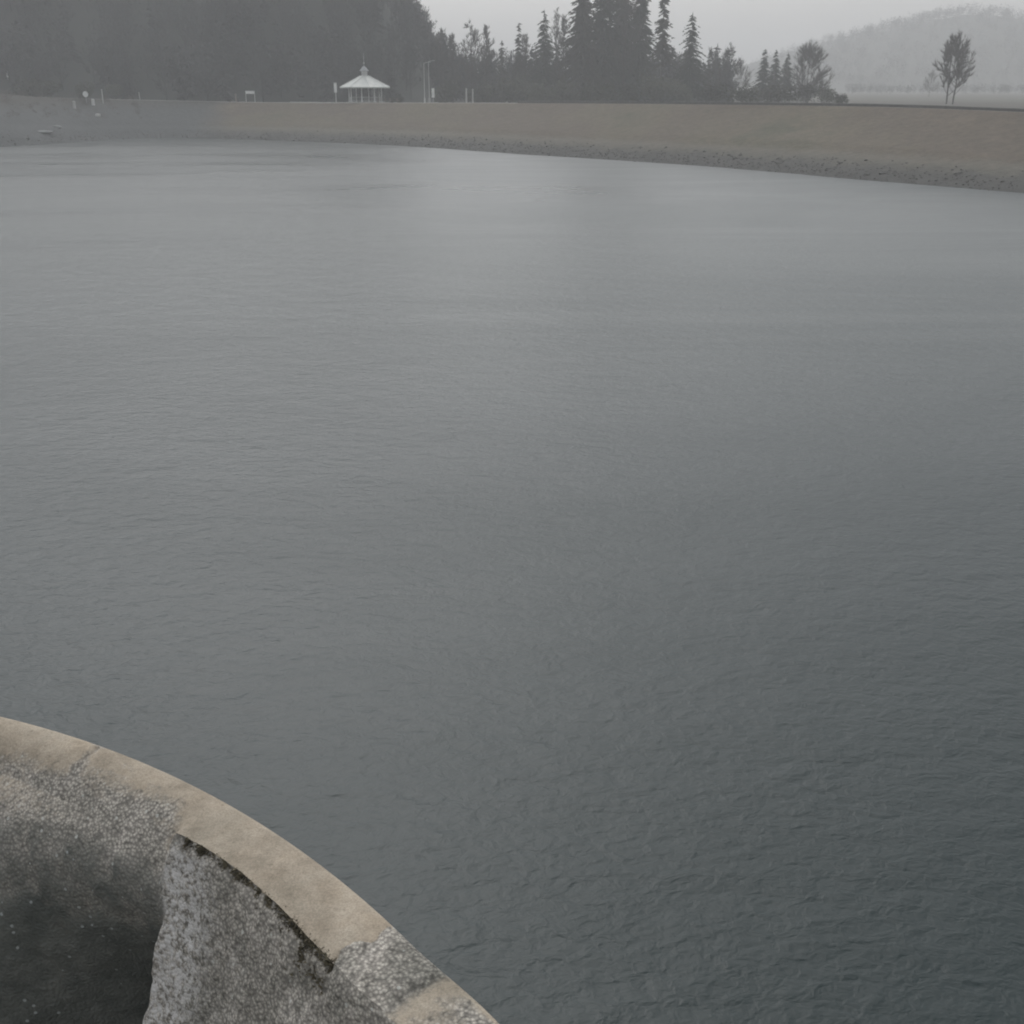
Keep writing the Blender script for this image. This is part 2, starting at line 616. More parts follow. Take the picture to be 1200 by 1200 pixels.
def bare_tree(rng, h, w, stems=1, spread=.45, twig_n=4200, clear=.16, trunk_r=None, limbs=34):
    """trunk with rising limbs (tubes) that end in an uneven egg of fine twigs (slivers)"""
    mb = MB()
    V, Fc = [], []
    tr = trunk_r or h * .013
    axes = []
    for st in range(stems):
        off = Vector((0, 0, -.4)) if stems == 1 else Vector((math.cos(st * 6.28 / stems + .5) * w * .10, math.sin(st * 6.28 / stems + .5) * w * .10, -.4))
        p, n, pts = off, 8, [off]
        for k in range(n):
            q = Vector((off.x * (1 + k * .1) + rng.uniform(-1, 1) * w * .015, off.y * (1 + k * .1) + rng.uniform(-1, 1) * w * .015, h * .95 * (k + 1) / n))
            mb.tube(p, q, tr * (1 - .9 * k / n), tr * (1 - .9 * (k + 1) / n), 7, cap=(k == 0))
            p = q
            pts.append(q)
        axes.append(pts)
    sd0 = rng.random() * 50
    twig = []
    for k in range(limbs):
        pts = rng.choice(axes)
        # a target inside the egg of the crown
        u = rng.random()
        zt = clear + (1 - clear) * (.12 + .88 * u)
        prof = math.sin(math.pi * min(.97, ((zt - clear) / (1 - clear)) ** .85 * .93 + .06)) ** .7
        a = rng.random() * 6.283
        rad = w * .5 * prof * rng.uniform(.35, 1.0) * (1 + .35 * noise.noise(Vector((math.cos(a), math.sin(a), zt * 3 + sd0))))
        e = Vector((rad * math.cos(a), rad * math.sin(a), h * zt))
        t0 = max(clear * .8, zt - (.10 + spread * .35 * rng.random()) - .25 * rad / h)
        i0 = min(len(pts) - 2, int(t0 / .95 * (len(pts) - 1)))
        b0 = pts[i0].lerp(pts[i0 + 1], rng.random())
        mid = b0.lerp(e, .5) + Vector((e.x - b0.x, e.y - b0.y, 0)) * .18 - Vector((0, 0, .03 * h * rng.random()))
        r0 = tr * .34 * (1.15 - zt)
        prev = b0
        for sgm in range(1, 5):
            f = sgm / 4
            q = b0 * (1 - f) ** 2 + mid * 2 * f * (1 - f) + e * f * f
            mb.tube(prev, q, max(.012, r0 * (1.1 - f + .2)), max(.01, r0 * (1.1 - f)), 5, cap=False)
            if sgm > 1:
                d = (q - prev).normalized()
                for c in range(3):
                    s2 = (d + Vector((rng.uniform(-1, 1), rng.uniform(-1, 1), rng.uniform(-.3, 1))) * .8).normalized()
                    L2 = w * rng.uniform(.10, .22)
                    q2 = q + s2 * L2
                    mb.tube(q, q2, r0 * .35 + .006, .008, 4, cap=False)
                    twig.append((q, q2))
            prev = q
    for k in range(twig_n):
        a_, b_ = rng.choice(twig)
        p = a_.lerp(b_, rng.uniform(.2, 1.05))
        d = (b_ - a_).normalized()
        d2 = (d + Vector((rng.uniform(-1, 1), rng.uniform(-1, 1), rng.uniform(-.4, 1))) * .75).normalized()
        s = d2.orthogonal().normalized()
        s.rotate(Matrix.Rotation(rng.random() * 6.28, 3, d2))
        ln = min(1.2, .06 * w + .35) * rng.uniform(.5, 1.3)
        wd = .03 * rng.uniform(.7, 1.5)
        tri(V, Fc, p - s * wd, p + s * wd, p + d2 * ln)
    return mb, (V, Fc)


def shrub_geo(rng, h, w, n=900):
    V, Fc = [], []
    lobes = [(Vector((rng.uniform(-.32, .32) * w, rng.uniform(-.32, .32) * w, rng.uniform(.25, .7) * h)), rng.uniform(.22, .36)) for _ in range(7)]
    for k in range(n):
        c, r = rng.choice(lobes)
        d = Vector((rng.gauss(0, 1), rng.gauss(0, 1), rng.gauss(0, 1))).normalized() * (rng.random() ** .45)
        p = c + Vector((d.x * r * w, d.y * r * w, d.z * r * h * 1.15))
        if p.z < 0:
            p.z = rng.random() * .3 * h
        s = .05 * (h + w) * rng.uniform(.5, 1.2)
        a = Vector((rng.gauss(0, 1), rng.gauss(0, 1), rng.gauss(0, 1))).normalized() * s
        b = a.orthogonal().normalized() * s * .6
        tri(V, Fc, p - a * .5, p + b, p + a * .7)
    mb = MB()
    for k in range(5):
        a = rng.random() * 6.28
        mb.tube((0, 0, -.2), (math.cos(a) * w * .22, math.sin(a) * w * .22, h * .6), .05, .02, 5)
    return mb, (V, Fc)


def plant_tree(kind, px, py_top, dist, wpx, seed, label, name, cat='tree', group=None, **kw):
    """a tree standing at bearing of pixel column px, dist metres off, its top seen at row py_top"""
    rng = random.Random(seed)
    top = at_dist(px, py_top, dist)
    z0 = ground_z(top.x, top.y)
    h = top.z - z0
    w = wpx / F * dist * 1.02
    r = empty(name, (top.x, top.y, z0), rng.random() * 6.28)
    tag(r, label, cat, group)
    if kind == 'conifer':
        crown = conifer_crown(rng, h, w, **kw)
        trunk_mesh(rng, h * .96, h * .011).build('trunk', M_bark, r)
        mesh_obj('crown', *crown, rng.choice((M_conifer, M_conifer_b)), r)
    elif kind == 'bare':
        mb, crown = bare_tree(rng, h, w, **kw)
        mb.build('trunk', M_bark, r)
        mesh_obj('crown', *crown, M_twig, r)
    elif kind == 'shrub':
        mb, crown = shrub_geo(rng, h, w, **kw)
        mb.build('stem', M_bark, r)
        mesh_obj('foliage', *crown, kw.get('mat') or M_shrub, r)
    return r


GT = 'trees behind the dam crest'
T = [
    # kind, px, top, dist, width px, name, label, kw
    ('bare', 516, 36, 250, 22, 'bare_tree', 'slim bare tree right of the white notice board, beside the wooded hillside', dict(spread=.3)),
    ('bare', 529, 43, 252, 18, 'bare_tree', 'short bare tree between the slim bare tree and the wide bare tree', dict(spread=.3)),
    ('bare', 552, 27, 246, 26, 'bare_tree', 'wide bare tree with open twiggy crown behind the pair of pale posts', dict(spread=.5)),
    ('bare', 570, 32, 250, 18, 'bare_tree', 'narrow bare tree just right of the wide bare tree', dict(spread=.3)),
    ('conifer', 588, 47, 248, 28, 'conifer_tree', 'low conifer with blunt top in the dip of the tree line', dict()),
    ('conifer', 608, 27, 252, 18, 'conifer_tree', 'very thin conifer spire left of the pointed dark conifer', dict(size=1.2)),
    ('bare', 616, 38, 246, 18, 'bare_tree', 'bare tree squeezed between thin conifer spire and pointed dark conifer', dict(spread=.35)),
    ('conifer', 638, 10, 246, 52, 'conifer_tree', 'pointed dark conifer with wide skirt left of the tallest trees', dict(dens=1.2)),
    ('bare', 652, 14, 252, 20, 'bare_tree', 'faint bare tree against the sky right of the pointed dark conifer', dict(spread=.35, twig_n=1800)),
    ('bare', 661, 22, 248, 18, 'bare_tree', 'bare tree touching the left edge of the tallest tree clump', dict(spread=.3)),
    ('conifer', 684, -42, 240, 72, 'conifer_tree', 'tallest dense conifer, left one of the big clump', dict(dens=1.5, size=1.25, whorls=34)),
    ('conifer', 709, -55, 244, 74, 'conifer_tree', 'tall dense conifer in the middle of the big clump', dict(dens=1.5, size=1.25, whorls=34)),
    ('conifer', 731, -50, 248, 66, 'conifer_tree', 'tall dense conifer behind the tall bare tree of the big clump', dict(dens=1.5, size=1.25, whorls=34)),
    ('bare', 735, -34, 238, 44, 'bare_tree', 'tall bare tree on the right side of the big clump', dict(spread=.35, twig_n=4200)),
    ('conifer', 753, -40, 243, 54, 'conifer_tree', 'tall dense conifer at the right end of the big clump', dict(dens=1.35, size=1.2, whorls=32)),
    ('conifer', 780, -26, 232, 34, 'conifer_tree', 'tall ragged conifer with gappy branches showing the sky', dict(dens=.9, gap=.42, base=.3, whorls=30, size=1.2)),
    ('conifer', 812, 14, 228, 58, 'conifer_tree', 'broad cone shaped conifer standing alone right of the ragged conifer', dict(dens=1.25, whorls=28)),
    ('bare', 833, 58, 236, 12, 'bare_tree', 'small thin bare tree at the right foot of the cone shaped conifer', dict(spread=.25, twig_n=900)),
    ('conifer', 843, 74, 240, 12, 'conifer_tree', 'smallest conifer right of the thin bare tree', dict()),
    ('bare', 868, 76, 256, 34, 'bare_tree', 'low faint bare tree left of the trio of spires', dict(spread=.5, twig_n=1500)),
    ('conifer', 897, 57, 262, 30, 'conifer_tree', 'left spire of the distant conifer trio', dict(size=1.2)),
    ('conifer', 910, 59, 268, 30, 'conifer_tree', 'middle spire of the distant conifer trio', dict(size=1.2)),
    ('conifer', 924, 61, 262, 32, 'conifer_tree', 'right spire of the distant conifer trio', dict(size=1.2)),
    ('bare', 950, 58, 256, 46, 'bare_tree', 'round crowned tree right of the conifer trio, low over the crest', dict(spread=.6, twig_n=9500, limbs=60, clear=.08)),
    ('bare', 1123, 45, 215, 38, 'bare_tree', 'lone tall bare tree with two trunks near the right end of the crest', dict(spread=.5, twig_n=9000, stems=2, clear=.24, trunk_r=.17, limbs=44)),
    ('bare', 1092, 86, 400, 18, 'bare_tree', 'faint low tree in the mist left of the lone tall tree', dict(spread=.5, twig_n=1500)),
    ('bare', 495, 12, 300, 22, 'bare_tree', 'bare tree at the right end of the wooded skyline above the pavilion', dict(spread=.5)),
    ('bare', 478, 3, 300, 26, 'bare_tree', 'bare tree on the wooded skyline, second from its right end', dict(spread=.5)),
]
for k, (kind, px, pt, d, wp, nm, lab, kw) in enumerate(T):
    plant_tree(kind, px, pt, d, wp, 100 + k, lab, nm, group=GT if 505 < px < 1000 else None, **kw)

# shrubs along the back of the crest
SB = [
    (468, 108, 214, 16, 'rounded dark shrub right of the picnic table'),
    (530, 92, 236, 34, 'wide dark shrub below the short bare tree'),
    (566, 95, 232, 30, 'dark shrub right of the pair of pale posts'),
    (600, 88, 232, 36, 'tall dark shrub under the thin conifer spire'),
    (630, 96, 226, 32, 'dark shrub at the foot of the pointed dark conifer'),
    (662, 90, 228, 36, 'dark shrub left below the big tree clump'),
    (700, 92, 222, 36, 'dark shrub below the middle of the big tree clump'),
    (735, 96, 218, 30, 'dark shrub at the foot of the tall bare tree'),
    (768, 84, 220, 38, 'tall dark shrub under the tall ragged conifer'),
    (800, 90, 216, 36, 'dark shrub at the left foot of the cone shaped conifer'),
    (836, 96, 212, 34, 'dark shrub below the small thin bare tree'),
    (872, 100, 214, 34, 'low dark shrub left of the distant conifer trio'),
    (912, 98, 222, 40, 'low dark shrub in front of the distant conifer trio'),
    (944, 96, 226, 34, 'low dark shrub at the left foot of the round crowned tree'),
    (966, 99, 224, 26, 'low dark shrub at the right foot of the round crowned tree'),
    (985, 106, 200, 16, 'small isolated shrub between the round crowned tree and the mist'),
]
for k, (px, pt, d, wp, lab) in enumerate(SB):
    plant_tree('shrub', px, pt, d, wp, 300 + k, lab, 'shrub', 'shrub', 'shrubs along the back of the dam crest')
LB = [
    (92, 96, 216, 26, 'brown bush on the left bank above the round white sign'),
    (45, 92, 222, 50, 'broad brownish bush high on the left bank'),
    (130, 98, 228, 26, 'dark bush right of the round white sign'),
]
for k, (px, pt, d, wp, lab) in enumerate(LB):
    plant_tree('shrub', px, pt, d, wp, 340 + k, lab, 'bush', 'bush', 'bushes on the left bank', n=1600)

# far woods: masses nobody could count
rng = random.Random(5)
protos = []
for k in range(3):
    protos.append(conifer_crown(random.Random(k), 1.0 * 14, 5.0, whorls=11, dens=.75, size=1.9))
for k in range(3):
    mb, (v, f) = bare_tree(random.Random(20 + k), 13, 6.5, twig_n=360, spread=.5)
    v = [tuple(Vector(a) * 1.0) for a in v]
    # thicken twigs a little: in the distance only the crown mass reads
    vv = []
    for i in range(0, len(v), 3):
        a, b, c = (Vector(q) for q in v[i:i + 3])
        m_ = (a + b) / 2
        vv += [tuple(m_ + (a - m_) * 3.2), tuple(m_ + (b - m_) * 3.2), tuple(c)]
    nv = len(vv)
    vv = vv + list(mb.v)
    ff = list(f) + [tuple(i + nv for i in q) for q in mb.f if len(q) < 6]
    protos.append((vv, ff))


far_big = shrub_geo(random.Random(91), 13, 8, n=420)[1]
far_protos = []
for k in range(5):
    far_protos.append(shrub_geo(random.Random(60 + k), 12, 9, n=70)[1])


def scatter(name, spots, mat, smin, smax, protos=protos):
    V, Fc = [], []
    for (x, y, z) in spots:
        pv, pf = rng.choice(protos)
        s = rng.uniform(smin, smax)
        sw = s * rng.uniform(.8, 1.25)
        a = rng.random() * 6.28
        c, sn = math.cos(a) * sw, math.sin(a) * sw
        b = len(V)
        V.extend((x + p[0] * c - p[1] * sn, y + p[0] * sn + p[1] * c, z - .3 + p[2] * s) for p in pv)
        Fc.extend(tuple(b + i for i in q) for q in pf)
    o = mesh_obj(name, V, Fc, mat)
    tag(o, kind='stuff')
    return o


def spots_in(n, x0, x1, y0, y1, cond, hf):
    out = []
    while len(out) < n:
        x, y = rng.uniform(x0, x1), rng.uniform(y0, y1)
        if cond(x, y):
            out.append((x, y, hf(x, y)))
    return out


w1 = scatter('woodland', spots_in(820, -170, -20, 228, 300, lambda x, y: x < -.074 * y - 1 and x > -.58 * y, ground_z), M_wood_far, .55, .92, protos[3:] * 3 + protos[:2] + [far_big, far_protos[0]])
tag(w1, 'misty grey wood covering the hillside behind the left shore', 'woodland')
w2 = scatter('woodland', spots_in(260, -22, 58, 252, 300, lambda x, y: -.075 * y < x < .185 * y, ground_z), M_wood_far, .55, .95)
tag(w2, 'low belt of misty woodland behind the tall trees of the dam', 'woodland')
w3 = scatter('woodland', spots_in(2200, 150, 720, 740, 1000, lambda x, y: far_hill(x, y) > 9, far_hill), M_wood_far, .5, .95, far_protos)
tag(w3, 'faint wood on the far misty hill at the right', 'woodland')


w4 = scatter('woodland', spots_in(800, 130, 440, 520, 780, lambda x, y: .285 * y < x < .56 * y, ground_z), M_wood_far, .22, .5, far_protos)
tag(w4, 'low misty belt of trees on the flat below the far hill', 'woodland')


# ------------------------------------------------------------------ crest furniture
def crest_line(i, o=0.0):
    p, zc, of = SH[i]
    q = p + nr[i] * (of + o)
    return Vector((q.x, q.y, zc))


def low_wall(name, x_from, x_to, h, w, mat, label, cat, o=.35):
    idx = []
    for i in range(len(SH)):
        c = crest_line(i)
        if c.y > 20:
            px = 600 + F * c.x / (c.y * CP + (CAM_H - c.z) * SP)
            if x_from <= px <= x_to and c.x > -62:
                idx.append(i)
    V, Fc = [], []
    for i in idx:
        a, b = crest_line(i, o), crest_line(i, o + w)
        for q, z in ((a, -.15), (a, h * .9), (a.lerp(b, .12), h), (a.lerp(b, .88), h), (b, h * .9), (b, -.15)):
            V.append((q.x, q.y, q.z + z + .02 * noise.noise(q * .7)))
    n = 6
    for k in range(len(idx) - 1):
        for j in range(n - 1):
            a = k * n + j
            Fc.append((a, a + n, a + n + 1, a + 1))
    Fc.append(tuple(range(n)))
    Fc.append(tuple(reversed(range(len(V) - n, len(V)))))
    ob = mesh_obj(name, V, Fc, mat)
    tag(ob, label, cat)
    return ob


low_wall('low_wall', 598, 1700, .32, .4, M_dark, 'low dark stone wall along the top edge of the embankment, right of the tall trees', 'wall')
low_wall('kerb', 338, 424, .16, .5, M_pale, 'short pale concrete kerb along the crest in front of the pavilion', 'kerb')


def crest_dist(px):
    """forward distance at which the bearing of column px meets the middle of the crest path"""
    best = None
    for i in range(len(SH) - 1):
        a, b = crest_line(i, 2.0), crest_line(i + 1, 2.0)
        if a.y < 20:
            continue
        f = lambda c: c.x / (c.y * CP + (CAM_H - c.z) * SP) - (px - 600) / F
        fa, fb = f(a), f(b)
        if fa * fb <= 0 and fa != fb:
            y = a.y + (b.y - a.y) * fa / (fa - fb)
            best = y if best is None else min(best, y)
    return best or 205


def spot(px, d, dz=0.0):
    d = crest_dist(px) + (d - 205)
    p = at_dist(px, 110, d)
    return Vector((p.x, p.y, ground_z(p.x, p.y) + dz))


# shore stones and low growth: masses nobody could count
def rubble(name, n, place, mat, smin, smax, seed):
    rg_ = random.Random(seed)
    base = []
    for k in range(5):
        bm = bmesh.new()
        bmesh.ops.create_icosphere(bm, subdivisions=1, radius=1)
        for v in bm.verts:
            v.co *= 1 + rg_.uniform(-.25, .25)
        bm.verts.ensure_lookup_table()
        base.append(([v.co.copy() for v in bm.verts], [tuple(v.index for v in f.verts) for f in bm.faces]))
        bm.free()
    V, Fc = [], []
    for k in range(n):
        q = place(rg_)
        pv_, pf_ = rg_.choice(base)
        sc = rg_.uniform(smin, smax) * (1 if rg_.random() < .9 else 1.7)
        rot = Matrix.Rotation(rg_.random() * 6.28, 3, 'Z')
        b = len(V)
        V.extend(tuple(q + rot @ Vector((c.x * sc * 1.3, c.y * sc, c.z * sc * .65))) for c in pv_)
        Fc.extend(tuple(b + i for i in f) for f in pf_)
    o = mesh_obj(name, V, Fc, mat)
    tag(o, kind='stuff')
    return o


VIS = [i for i in range(len(SH) - 1) if SH[i][0].y > 55]


def shore_spot(lo, hi):
    def f(rg_):
        i = rg_.choice(VIS)
        o = rg_.triangular(lo, hi, lo + .3 * (hi - lo))
        p = SH[i][0].lerp(SH[i + 1][0], rg_.random()) + nr[i] * o
        h = BV[2].ray_cast(Vector((p.x, p.y, 50)), Vector((0, 0, -1)))[0]
        return h if h is not None else Vector((p.x, p.y, 0))
    return f


st = rubble('shore_stones', 5200, shore_spot(-.6, 4.4), M_shore, .04, .14, 12)
tag(st, 'dark wet stones along the waterline of the embankment', 'stones')
V, Fc = [], []
rg2 = random.Random(31)
hb = [shrub_geo(random.Random(400 + k), 1.0, 1.7, n=60)[1] for k in range(4)]
WEST = [i for i in VIS if SH[i][0].x < -62 and SH[i][0].y > 120]
for k in range(420):
    i = rg2.choice(WEST)
    p = SH[i][0] + nr[i] * rg2.uniform(9, 24)
    z = ground_z(p.x, p.y)
    pv_, pf_ = rg2.choice(hb)
    sc = rg2.uniform(.5, 1.3)
    b = len(V)
    V.extend((p.x + c[0] * sc, p.y + c[1] * sc, z - .1 + c[2] * sc) for c in pv_)
    Fc.extend(tuple(b + i_ for i_ in f) for f in pf_)
hh = mesh_obj('heath', V, Fc, M_heath)
tag(hh, 'low brown heath covering the upper left bank', 'heath', kind='stuff')

# pavilion
pv = spot(428, 209.5)
P = empty('pavilion', pv, math.radians(-5))
tag(P, 'open octagonal pavilion with wide white roof and small lantern top on the dam crest', 'pavilion')
m = MB(); m.lathe([(3.75, -.3), (3.75, .14), (3.7, .18)], 8, math.pi / 8); m.build('floor_slab', M_pale, P)
for k in range(8):
    a = math.pi / 8 + k * math.pi / 4 - math.pi / 2 + math.pi / 8
    m = MB()
    m.tube((3.0 * math.cos(a), 3.0 * math.sin(a), .18), (3.0 * math.cos(a), 3.0 * math.sin(a), 2.55), .1, .1, 8)
    m.box(3.0 * math.cos(a), 3.0 * math.sin(a), .24, .3, .3, .12, a)
    m.build('post', M_white, P)
for k in range(8):
    if k in (7, 3):
        continue
    a = k * math.pi / 4 - math.pi / 2
    b = a + math.pi / 4
    A = Vector((3.0 * math.cos(a), 3.0 * math.sin(a), 0))
    B = Vector((3.0 * math.cos(b), 3.0 * math.sin(b), 0))
    m = MB()
    for z in (.35, 1.0):
        m.tube(A + Vector((0, 0, z)), B + Vector((0, 0, z)), .035, .035, 6)
    for s in range(1, 8):
        c = A.lerp(B, s / 8)
        m.tube(c + Vector((0, 0, .35)), c + Vector((0, 0, 1.0)), .022, .022, 5)
    m.build('railing', M_palepost, P)
m = MB()
m.lathe([(4.55, 2.52), (4.62, 2.56), (4.62, 2.72), (3.1, 3.42), (.78, 4.62), (.6, 4.62), (4.4, 2.60), (4.4, 2.52)], 8, math.pi / 8)
rf = m.build('roof', M_roof, P)
m = MB()
for k in range(8):
    a = math.pi / 8 + k * math.pi / 4
    m.tube((4.6 * math.cos(a), 4.6 * math.sin(a), 2.74), (.8 * math.cos(a), .8 * math.sin(a), 4.64), .05, .05, 5)
m.build('ridge_cap', M_white, rf)
m = MB()
m.lathe([(.55, 4.45), (.55, 5.4), (.5, 5.42)], 8, math.pi / 8)
m.build('lantern', M_palepost, P)
m = MB()
m.lathe([(.86, 5.40), (.86, 5.48), (.12, 6.25), (.05, 6.3)], 8, math.pi / 8)
m.build('lantern_roof', M_greymetal, P)
m = MB()
m.tube((0, 0, 6.2), (0, 0, 8.4), .045, .02, 6)
m.lathe([(.02, 6.6), (.16, 6.75), (.02, 6.9)], 8)
m.build('finial', M_palepost, P)


# picnic tables right of the pavilion
def picnic(px, d, rz, label):
    t = empty('picnic_table', spot(px, d), rz)
    tag(t, label, 'table', 'picnic tables right of the pavilion')
    m = MB()
    for k in range(5):
        m.box(0, -.3 + .15 * k, .75, 1.9, .135, .045)
    m.build('tabletop', M_wood, t)
    for s in (-1, 1):
        m = MB()
        m.box(0, s * .72, .45, 1.9, .26, .045)
        m.build('bench', M_wood, t)
        m = MB()
        x = s * .65
        m.tube((x, -.75, 0), (x, -.22, .73), .05, .05, 6)
        m.tube((x, .75, 0), (x, .22, .73), .05, .05, 6)
        m.tube((x, -.8, .4), (x, .8, .4), .04, .04, 6)
        m.build('leg', M_wood, t)
    return t


picnic(447, 207, .2, 'weathered wooden picnic table close to the right edge of the pavilion roof')
picnic(461, 208, -.1, 'weathered wooden picnic table farther right of the pavilion, by the shrub')

# banner sign left of the pavilion
t = empty('banner_sign', spot(393.5, 206))
tag(t, 'tall narrow white banner sign on a pale pole left of the pavilion', 'sign')
m = MB(); m.tube((0, 0, -.2), (0, 0, 3.45), .09, .07, 8); m.build('pole', M_palepost, t)
m = MB(); m.box(0, -.12, 2.55, .52, .06, 1.6); m.build('panel', M_white, t)
m = MB(); m.tube((-.3, -.1, 3.4), (.3, -.1, 3.4), .03, .03, 6); m.build('crossbar', M_palepost, t)

# information board far left of the pavilion
t = empty('information_board', spot(293, 207), .1)
tag(t, 'wide white information board on two legs on the crest left of the pale kerb', 'sign')
m = MB(); m.box(0, 0, 1.72, 1.55, .07, .5); m.build('panel', M_white, t)
m = MB(); m.box(0, 0, 2.0, 1.75, .3, .06); m.build('cap', M_greymetal, t)
for s in (-1, 1):
    m = MB(); m.tube((s * .82, .06, -.2), (s * .82, .06, 1.97), .06, .06, 8); m.build('leg', M_palepost, t)


def post(px, d, h, r, mat, label, name='post', cat='post', cap=True, group=None):
    t = empty(name, spot(px, d))
    tag(t, label, cat, group)
    m = MB(); m.lathe([(r * 1.05, -.2), (r, h * .5), (r * .95, h)], 10); m.build('shaft', mat, t)
    if cap:
        m = MB(); m.lathe([(r * 1.2, h), (r * 1.2, h + .06), (r * .5, h + .14)], 10); m.build('cap', mat, t)
    return t


post(276, 205, 1.3, .16, M_wood, 'thick weathered post just left of the white information board')
post(546.5, 205, 2.1, .14, M_pale, 'left one of two pale concrete gate posts below the wide bare tree', 'gate_post', group='pale gate posts on the crest')
post(554, 206, 2.0, .12, M_pale, 'right one of two pale concrete gate posts below the wide bare tree', 'gate_post', group='pale gate posts on the crest')
post(163, 214, 1.5, .09, M_palepost, 'faint pale post standing alone on the crest at the back of the lake corner')

# bright notice board with slender lamp posts
t = empty('notice_board', spot(507.5, 205))
tag(t, 'small bright white upright notice board beside two slim lamp posts', 'sign')
m = MB(); m.box(0, 0, 1.55, .48, .06, 1.5); m.build('panel', M_white, t)
m = MB(); m.tube((0, .08, -.2), (0, .08, 2.2), .05, .05, 8); m.build('pole', M_greymetal, t)
for px, d, h, lab in ((497.5, 208, 6.4, 'slim pale lamp post farther left of the white notice board'),
                      (503, 212, 6.8, 'slim pale lamp post directly left of the white notice board')):
    t = empty('lamp_post', spot(px, d))
    tag(t, lab, 'lamp post', 'lamp posts on the dam crest')
    m = MB(); m.tube((0, 0, -.2), (0, 0, h), .07, .035, 8); m.lathe([(.14, -.1), (.14, .7), (.1, .8)], 10); m.build('pole', M_palepost, t)
    m = MB(); m.tube((0, 0, h - .05), (.7, 0, h + .15), .035, .03, 6); m.build('arm', M_palepost, t)
    m = MB(); m.box(.9, 0, h + .14, .55, .2, .1, bev=.3); m.build('lamp_head', M_greymetal, t)


# left bank things
def on_bank(px, py):
    """first hit of the photo ray with the bank"""
    r = ray(px, py)
    best = None
    for b in BV:
        h = b.ray_cast(Vector((0, 0, CAM_H)), r.normalized())
        if h[0] is not None and (best is None or h[3] < best[1]):
            best = (h[0], h[3])
    return best[0] if best else at_dist(px, py, 200)


p = on_bank(101.5, 121)
t = empty('round_sign', p)
tag(t, 'round white sign disc on a short post on the left bank, brightest dot there', 'sign')
m = MB(); m.tube((0, .04, -.3), (0, .04, 1.9), .05, .045, 8); m.build('post', M_greymetal, t)
m = MB(); m.tube((0, -.06, 1.55), (0, -.02, 1.55), .5, .5, 20); m.build('disc', M_white, t)


def bollard(px, py, h, r, mat, lab):
    t = empty('bollard', on_bank(px, py))
    tag(t, lab, 'bollard', 'pale bollards on the left bank')
    m = MB(); m.lathe([(r * 1.1, -.3), (r, .1), (r * .92, h * .85)], 12); m.build('shaft', mat, t)
    m = MB(); m.lathe([(r * .93, h * .85), (r * 1.02, h * .88), (r * .8, h), (r * .2, h * 1.05)], 12); m.build('head', mat, t)


bollard(87.5, 127, 1.2, .27, M_pale, 'pale stubby bollard left of the round white sign')
bollard(109.5, 123, 1.0, .3, M_palepost, 'pale stubby bollard right below the round white sign')
post_p = on_bank(121, 121)
t = empty('marker_pole', post_p)
tag(t, 'thin pale marker pole right of the round white sign on the left bank', 'pole')
m = MB(); m.tube((0, 0, -.3), (0, 0, 2.3), .1, .08, 8); m.build('shaft', M_palepost, t)
m = MB(); m.lathe([(.12, 2.3), (.12, 2.36), (.05, 2.42)], 8); m.build('cap', M_palepost, t)
t = empty('marker_post', on_bank(9.5, 92))
tag(t, 'pale short marker post at the far left edge, high on the left bank', 'post')
m = MB(); m.lathe([(.2, -.3), (.19, 1.15), (.15, 1.2)], 10); m.build('shaft', M_palepost, t)
m = MB(); m.lathe([(.22, 1.2), (.22, 1.28), (.06, 1.36)], 10); m.build('cap', M_palepost, t)


def rock(name, px, py, sx, sy, sz, mat, lab, cat, rz=0, seed=0, dz=0.0):
    bm = bmesh.new()
    bmesh.ops.create_icosphere(bm, subdivisions=3, radius=1)
    for v in bm.verts:
        k = 1 + .22 * noise.noise(v.co * 1.6 + Vector((seed, 0, 0))) + .08 * noise.noise(v.co * 4)
        v.co = Vector((v.co.x * sx * k, v.co.y * sy * k, max(-.5, v.co.z) * sz * k))
    me = bpy.data.meshes.new(name)
    bm.to_mesh(me); bm.free()
    me.materials.append(mat)
    o = bpy.data.objects.new(name, me)
    COL.objects.link(o)
    q = on_bank(px, py)
    o.location = q + Vector((0, 0, dz))
    o.rotation_euler = (0, 0, rz)
    tag(o, lab, cat)
    return o


rock('boulder', 115, 136, .55, .5, .45, M_pale, 'pale boulder lying on the slope below the marker pole', 'rock', seed=2)
rock('stone_slab', 51, 155, 1.5, .8, .28, M_greystone, 'long flat pale stone slab by the water below the left bank', 'rock', .25, 4)
rock('stone_slab', 66, 149, .8, .6, .3, M_greystone, 'short pale stone slab just above the long flat slab', 'rock', .4, 7)

# ------------------------------------------------------------------ round concrete tower wall in front
RC = Vector((-3.29, -.06))
RR = 3.912
ZT = 5.8
BASE = empty('tower_wall', (RC.x, RC.y, 0))
tag(BASE, 'curved concrete wall of a round tower with worn tan rim, rough grey inner face', 'wall')
RIB = 53.6          # degrees: edge of the rough buttress
J1 = 62.3           # joint between two rim stones
E1, E2 = 40.5, 36.9  # end of the middle rim stone, start of the next


def fbm(v, o=4):
    s, a, f = 0, 1, 1
    for _ in range(o):
        s += a * noise.noise(v * f)
        a *= .5
        f *= 2.1
    return s


thetas = []
a = 26.0
while a < 80.0:
    thetas.append(a)
    a += .13
a = 80.0
while a < 386.0 - .01:
    thetas.append(a)
    a += 2.0
top_n, in_n = 34, 170
rows = [('o', -3.0), ('o', 0.0), ('o', 3.0), ('o', 5.0), ('o', 5.6), ('o', 5.70)]
rows += [('r', k / 5) for k in range(1, 6)]
rows += [('t', k / top_n) for k in range(1, top_n + 1)]
rows += [('i', 1.75 * (k / in_n) ** 1.15) for k in range(1, in_n + 1)]
rows += [('i', d) for d in (2.1, 2.8, 4, 6, 8.6)]


